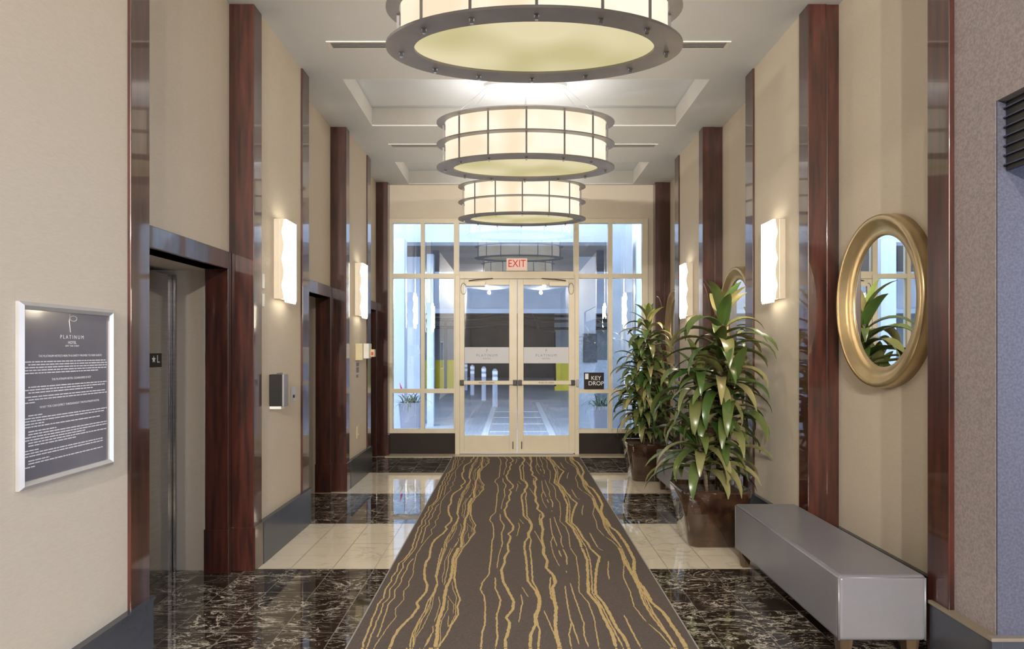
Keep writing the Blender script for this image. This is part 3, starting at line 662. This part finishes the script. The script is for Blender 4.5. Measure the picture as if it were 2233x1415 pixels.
bx(0.15, 0.20, 0.02, 0.10, 0.04, 0.13).build('lamp_head', M_ivory, el, bevel=0.006); bx(0.165, 0.19, 0.010, 0.022, 0.06, 0.10).build('lens', M_red, el)
plate('wall_sticker', 'small grey sticker under the emergency light, top one', 'sticker', 7.80, 7.93, 1.385, 1.43, M_tape, 0.002, group='stickers under the emergency light')
plate('wall_sticker', 'grey sticker under the emergency light, middle one', 'sticker', 7.80, 7.93, 1.31, 1.375, M_tape, 0.002, group='stickers under the emergency light')
plate('wall_sticker', 'small grey sticker under the emergency light, lowest one', 'sticker', 7.80, 7.90, 1.25, 1.285, M_tape, 0.002, group='stickers under the emergency light')
ot = plate('wall_outlet', 'ivory wall outlet low on the left wall below the emergency light', 'outlet', 7.83, 7.94, 0.52, 0.66, M_ivory, 0.006, M_ivory)
st = thing('fire_strobe', 'tiny red fire strobe high above the farthest elevator', 'fire alarm', (-2.04, 9.0, 2.85)); bx(0, 0.03, -0.05, 0.05, -0.05, 0.05).build('strobe_body', M_red, st, bevel=0.005); bx(0.03, 0.036, -0.02, 0.02, -0.03, 0.03).build('strobe_lens', M_white, st)
# ------------------------------------------------------------------ mirrors
def make_mirror():   # wall plane x=0, projects to -x
    t = thing('oval_mirror', '', 'mirror', (0, 0, 0), 0, 'gold framed oval mirrors on the right wall')
    prof = [(1.0, 0.0), (1.0, -0.075), (0.985, -0.092), (0.95, -0.095), (0.92, -0.088), (0.86, -0.060), (0.78, -0.045), (0.735, -0.046), (0.72, -0.040), (0.715, -0.03), (0.715, 0.0)]
    A, B = 0.485, 0.54; n_ = 72; mb = MB(); rings = []
    for r, x in prof:
        w = (1-r); rings.append([(x, (A-w*0.50)*math.cos(2*PI*k/n_), (B-w*0.46)*math.sin(2*PI*k/n_)) for k in range(n_)])
    mb.ring(rings, closed=True, cap=False, smooth=True); mb.build('frame', M_gold, t)
    r = 0.72; w = 1-r; rr = [(-0.034, (A-w*0.50)*math.cos(2*PI*k/n_), (B-w*0.46)*math.sin(2*PI*k/n_)) for k in range(n_)]
    mb = MB(); mb.ring([[(-0.030, p[1], p[2]) for p in rr], rr]); mb.build('mirror_glass', M_mirror, t)
    return t
m0 = make_mirror()
for i, (y, lb) in enumerate(((4.07, 'large oval mirror in a champagne gold frame above the near bench'), (6.67, 'oval gold mirror half hidden behind the nearer tall plant'), (9.2, 'farthest oval gold mirror, a sliver behind the farther plant'))):
    o = m0 if i == 0 else copy_tree(m0); o.location = (2.35, y, 1.895); o['label'] = lb
# ------------------------------------------------------------------ benches
def make_bench():
    t = thing('upholstered_bench', '', 'bench', (0, 0, 0), 0, 'grey benches along the right wall')
    hx, hy = 0.225, 0.77
    o = bx(-hx, hx, -hy, hy, 0.115, 0.45).build('cushion', M_leather, t, bevel=0.022, seg=4)
    for p in o.data.polygons: p.use_smooth = False
    mb = MB()
    for sx in (-1, 1):
        for sy in (-1, 1): mb.tube([(sx*(hx-0.006), sy*(hy-0.006), 0.12), (sx*(hx-0.006), sy*(hy-0.006), 0.435)], 0.006, 6)
    zz = 0.437; mb.tube([(-hx+.012, -hy+.004, zz), (hx-.012, -hy+.004, zz)], 0.004, 6); mb.tube([(-hx+.004, -hy+.012, zz), (-hx+.004, hy-.012, zz)], 0.004, 6)
    mb.build('piping', M_leather, o)
    for sx in (-1, 1):
        for sy in (-1, 1):
            cx, cy = sx*(hx-0.055), sy*(hy-0.06); a, b = 0.034, 0.024
            MB().ring([[(cx-b, cy-b, 0), (cx+b, cy-b, 0), (cx+b, cy+b, 0), (cx-b, cy+b, 0)], [(cx-a, cy-a, 0.12), (cx+a, cy-a, 0.12), (cx+a, cy+a, 0.12), (cx-a, cy+a, 0.12)]]).build('leg', M_legs, t)
    return t
b0 = make_bench()
for i, (y, lb) in enumerate(((4.07, 'grey upholstered bench in the foreground under the large mirror'), (6.70, 'grey upholstered bench behind the nearer potted plant'))):
    o = b0 if i == 0 else copy_tree(b0); o.location = (1.875, y, 0); o['label'] = lb
# ------------------------------------------------------------------ potted plants
def rsq(hx, hy, r, z, n=6):
    pts = []
    for (cx, cy, a0) in ((hx-r, hy-r, 0), (-hx+r, hy-r, PI/2), (-hx+r, -hy+r, PI), (hx-r, -hy+r, 1.5*PI)):
        for k in range(n+1): a = a0+k*PI/2/n; pts.append((cx+r*math.cos(a), cy+r*math.sin(a), z))
    return pts
def leaf_mesh(mb, base, az, el, length, width, droop, r, twist=0.0, seg=9):
    d = Vector((math.cos(az)*math.cos(el), math.sin(az)*math.cos(el), math.sin(el)))
    side = Vector((-math.sin(az), math.cos(az), 0)); p = Vector(base); rows = []
    e = el
    for i in range(seg+1):
        t = i/seg
        w = width*(math.sin(PI*min(1, (t*0.92+0.08))**0.8))**0.7*0.5 if t < 1 else 0.0015
        w = max(w, 0.003)
        d = Vector((math.cos(az)*math.cos(e), math.sin(az)*math.cos(e), math.sin(e)))
        up = side.cross(d)*-1
        if up.z < 0 and abs(e) < PI/2: up = -up
        sd = (side*math.cos(twist*t)+up*math.sin(twist*t))
        rows.append((p-sd*w+up*w*0.22, p.copy()-up*w*0.10, p+sd*w+up*w*0.22))
        p = p+d*(length/seg); e -= droop/seg*(0.5+1.1*t)
    V = [[mb.bm.verts.new(v) for v in row] for row in rows]
    for i in range(seg):
        for j in range(2):
            f = mb.bm.faces.new((V[i][j], V[i][j+1], V[i+1][j+1], V[i+1][j])); f.smooth = True
def make_plant(label, loc, seed, canes, clipx, scale=1.0):
    t = thing('potted_dracaena', label, 'potted plant', loc, 0, 'tall dracaenas in brown pots')
    r = random.Random(seed)
    mb = MB()
    prof = [(0.205, 0.185, 0.0), (0.215, 0.195, 0.015), (0.240, 0.215, 0.18), (0.268, 0.240, 0.34), (0.285, 0.253, 0.44), (0.283, 0.251, 0.462), (0.262, 0.232, 0.458), (0.255, 0.225, 0.40)]
    mb.ring([rsq(a, b, 0.07, z) for a, b, z in prof], cap=True, smooth=True)
    mb.build('pot', M_pot, t)
    mb = MB(); mb.ring([rsq(0.254, 0.224, 0.065, 0.395), rsq(0.256, 0.226, 0.065, 0.425)], cap=True); mb.build('soil', M_soil, t)
    leaves = MB()
    for (x, y, ztop, lean_x, lean_y, lo, n_) in canes:
        pts = [(x+lean_x*k/6, y+lean_y*k/6+0.012*math.sin(k*2), 0.41+(ztop-0.41)*k/6) for k in range(7)]
        MB().tube(pts, [0.019]*6+[0.014], 8).build('cane', M_cane, t)
        for i in range(n_):
            f = i/n_; z = lo+(ztop-lo)*f; k = (z-0.41)/(ztop-0.41)
            bp = (x+lean_x*k, y+lean_y*k, z); az = i*2.39996+r.uniform(-.3, .3)
            top = f > 0.86
            el = r.uniform(0.95, 1.42) if top else r.uniform(0.15, 0.85)*(0.4+0.8*f)+0.1
            L = r.uniform(0.42, 0.62)*scale*(1.0 if not top else 0.72); wv = r.uniform(0.072, 0.115)*max(scale, 0.85)
            dr = r.uniform(0.5, 1.2) if top else r.uniform(1.5, 2.7)
            reach = bp[0]+math.cos(az)*L*0.9
            if reach > clipx: L *= max(0.45, (clipx-bp[0])/max(0.05, math.cos(az)*L*0.9))
            leaf_mesh(leaves, bp, az, el, L, wv, dr, r, r.uniform(-.5, .5))
    leaves.build('foliage', M_leaf, t)
    return t
make_plant('nearer tall leafy dracaena in a glazed brown square pot', (1.635, 5.42, 0), 11,
    [(0.07, 0.0, 1.86, 0.03, -0.04, 1.15, 56), (0.0, 0.05, 1.40, -0.07, 0.0, 0.95, 34), (0.11, -0.06, 1.30, 0.06, 0.0, 0.90, 24), (-0.03, -0.06, 0.86, -0.08, -0.03, 0.58, 34), (0.08, 0.05, 0.80, 0.03, 0.02, 0.62, 12)], 0.47)
make_plant('farther, denser dracaena in a glazed brown square pot', (1.66, 8.02, 0), 23,
    [(0.0, 0.0, 1.98, 0.02, 0.0, 1.15, 64), (-0.06, 0.06, 1.60, -0.06, 0.0, 0.75, 60), (0.06, -0.05, 1.35, 0.05, 0.0, 0.62, 54), (-0.05, -0.06, 1.15, -0.06, -0.04, 0.55, 60)], 0.44, 0.74)
# ------------------------------------------------------------------ lobby behind the camera: downlights
for i, (x, y) in enumerate(LOBBY):
    o = thing('recessed_downlight', 'round recessed downlight behind the camera, ' + ('left one ' if x < 0 else 'right one ') + ('nearest the hall', 'midway down the lobby', 'by the rear wall')[i//2], 'ceiling lamp', (x, y, CZ), 0, 'recessed downlights behind the camera')
    mb = MB(); mb.lathe([(0.09, -0.004), (0.075, -0.008), (0.07, -0.002)], n=24); mb.build('trim_ring', M_cof, o)
    mb = MB(); mb.lathe([(0.07, -0.003), (0.002, -0.003)], n=24); mb.build('lens', M_can, o)
# louvred shutter at the head of the side passage
lv = thing('louvre_shutter', 'dark navy louvred shutter at the top of the right hand opening', 'shutter', (2.175, 0, 0))
for k in range(7): 
    z = 2.41+k*0.042; mb = MB(); mb.ring([[(0, 0.4, z), (0.035, 0.4, z+0.012), (0.035, 0.4, z+0.018), (0, 0.4, z+0.006)], [(0, 2.885, z), (0.035, 2.885, z+0.012), (0.035, 2.885, z+0.018), (0, 2.885, z+0.006)]]); mb.build('slat', M_louver, lv)
bx(0.012, 0.03, 0.4, 2.885, 2.39, 2.695).build('backing', M_black, lv)
# ------------------------------------------------------------------ outside
def ostruct(name, mb, m, lb, cat):
    return tag(mb.build(name, m), lb, cat)
g = bx(-26, 26, BACK+0.07, 60, -0.25, -0.012).build('driveway', M_ground); g['kind'] = 'structure'; g.name = 'floor.001'
ostruct('crosswalk_marking', bx(-0.58, -0.46, 11.0, 19.5, -0.012, -0.006), M_stripe, 'long white line on the driveway seen through the left door', 'road marking')
ostruct('crosswalk_marking', bx(0.68, 0.80, 11.0, 19.5, -0.012, -0.006), M_stripe, 'long white line on the driveway seen through the right door', 'road marking')
mb = MB()
for y in (12.6, 13.9, 15.2, 16.6): mb.box(-0.44, 0.66, y, y+0.07, -0.012, -0.006)
ostruct('crosswalk_bars', mb, M_stripe, 'thin cross bars painted between the two long driveway lines', 'road marking')
ostruct('canopy_beam', bx(-14, 14, 12.0, 12.4, 3.56, 5.2), M_concrete, 'pale concrete beam over the driveway just outside the glass', 'beam')
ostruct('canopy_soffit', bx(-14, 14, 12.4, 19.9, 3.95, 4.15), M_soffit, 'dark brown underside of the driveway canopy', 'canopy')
gb = thing('garage_building', 'concrete parking garage across the driveway with yellow lower walls', 'building', (0, 20.0, 0))
mb = MB(); mb.box(-16, 16, 0, 0.5, 2.80, 6.5); mb.build('fascia', M_concrete, gb)
bx(-16, 16, -0.06, 0.0, 2.68, 2.82).build('fascia_lip', M_pale, gb)
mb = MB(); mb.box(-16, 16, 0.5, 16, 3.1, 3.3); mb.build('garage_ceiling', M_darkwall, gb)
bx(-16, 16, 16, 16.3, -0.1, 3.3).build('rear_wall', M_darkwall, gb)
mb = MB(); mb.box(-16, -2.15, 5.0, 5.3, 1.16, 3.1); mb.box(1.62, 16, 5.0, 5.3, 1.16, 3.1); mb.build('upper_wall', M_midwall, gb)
mb = MB(); mb.box(-16, -2.15, 4.98, 5.3, -0.1, 1.16); mb.box(1.62, 2.25, 4.98, 5.3, -0.1, 1.16); mb.build('painted_wall', M_yellow, gb)
bx(2.25, 16, 4.98, 5.3, -0.1, 1.16).build('plain_wall', M_pale, gb)
mb = MB()
for z, y in ((2.55, 1.5), (2.35, 3.0), (2.75, 2.2)): mb.tube([(-8, y, z), (-1.2, y, z), (-0.4, y, z+0.15), (1.0, y, z-0.05), (8, y, z)], 0.05, 6)
mb.tube([(0.6, 2.0, 3.0), (0.9, 2.3, 2.2), (1.5, 3.5, 2.2), (1.6, 4.6, 0.2)], 0.05, 6); mb.build('pipes', M_black, gb)
bx(-3.2, -2.95, 4.6, 4.8, -0.1, 3.1).build('pillar', M_darkwall, gb); bx(-2.55, -2.45, 4.2, 4.3, -0.1, 2.6).build('standpipe', M_black, gb)
for i, (x, y, lb) in enumerate(((-0.49, 18.0, 'nearest grey bollard seen through the left door'), (-0.90, 20.3, 'second bollard from the right through the left door'), (-1.40, 22.6, 'third bollard from the right through the left door'), (-1.83, 25.3, 'leftmost bollard, at the left edge of the left door'))):
    o = thing('bollard', lb, 'bollard', (x, y, -0.012), 0, 'bollards at the garage mouth')
    mb = MB(); mb.lathe([(0.07, 0), (0.07, 1.0), (0.04, 1.05), (0.001, 1.06)], n=16); mb.build('post', M_planter, o)
    mb = MB(); mb.lathe([(0.074, 0.74), (0.074, 0.83)], n=16); mb.lathe([(0.074, 0.90), (0.074, 0.99)], n=16); mb.build('reflective_bands', M_stripe, o)
for (x0, x1, y0, y1, m, lb) in ((-2.20, -1.93, 11.6, 11.9, M_pale, 'pale square column outside, left edge of the glass front'), (-2.25, -1.98, 13.9, 14.3, M_concrete, 'second grey column outside behind the left sidelight'),
      (-1.78, -1.64, 13.5, 13.7, M_pale, 'slim pale post outside behind the left sidelight'),
      (1.40, 1.77, 13.9, 14.3, M_concrete, 'wide grey column outside right of the doors, carrying a dark panel'), (1.78, 2.12, 11.6, 11.9, M_concrete, 'grey column outside at the right edge of the glass front')):
    ostruct('outdoor_column', bx(x0, x1, y0, y1, -0.012, 3.56), m, lb, 'column')
ostruct('outdoor_wall', bx(2.20, 2.55, 10.1, 13.3, -0.012, 4.4), mat('white_stucco', (0.78, 0.82, 0.82), 0.8), 'bright white side wall outside at the far right of the glass', 'wall')
ostruct('dark_panel', bx(1.50, 1.80, 13.86, 13.895, 1.30, 1.92), M_darkwall, 'dark square panel on the wide grey outdoor column', 'panel')
cb = thing('call_box', 'small white call box outside the right sidelight', 'box', (2.02, 11.45, -0.012)); bx(-0.06, 0.06, -0.04, 0.04, 0.55, 1.22).build('box_body', M_white, cb, bevel=0.004); bx(-0.02, 0.02, -0.045, -0.04, 0.95, 1.02).build('lens', M_black, cb); bx(-0.03, 0.03, -0.03, 0.03, 0, 0.55).build('pedestal', M_white, cb)
def planter(label, x, y, w, h, seed, flower):
    t = thing('outdoor_planter', label, 'planter', (x, y, -0.012), 0, 'planters outside the glass front')
    a, b = w*0.40, w*0.5
    mb = MB(); mb.ring([rsq(a, a, 0.03, 0, 3), rsq(b, b, 0.03, h, 3), rsq(b-0.02, b-0.02, 0.025, h, 3), rsq(b-0.03, b-0.03, 0.02, h-0.05, 3)]); mb.build('pot', M_planter, t)
    r = random.Random(seed); mb = MB()
    for i in range(46):
        leaf_mesh(mb, (r.uniform(-.12, .12), r.uniform(-.12, .12), h-0.04), r.uniform(0, 2*PI), r.uniform(0.3, 1.3), r.uniform(0.25, 0.42), 0.022, r.uniform(1.2, 2.6), r, 0, 6)
    mb.build('foliage', M_leaf2, t)
    if flower: MB().tube([(-0.14, 0, h), (-0.15, 0, h+0.15), (-0.17, 0, h+0.22), (-0.20, 0, h+0.33)], [0.004, 0.004, 0.02, 0.003], 6).build('flower', M_petal, t)
planter('lilac grey planter with spiky leaves and a red flower outside left', px(897)*11.1/BACK, 11.1, 0.40, 0.70, 3, True)
planter('grey planter with dark leafy plant outside right of the doors', px(1313)*11.1/BACK, 11.1, 0.36, 0.64, 5, False)
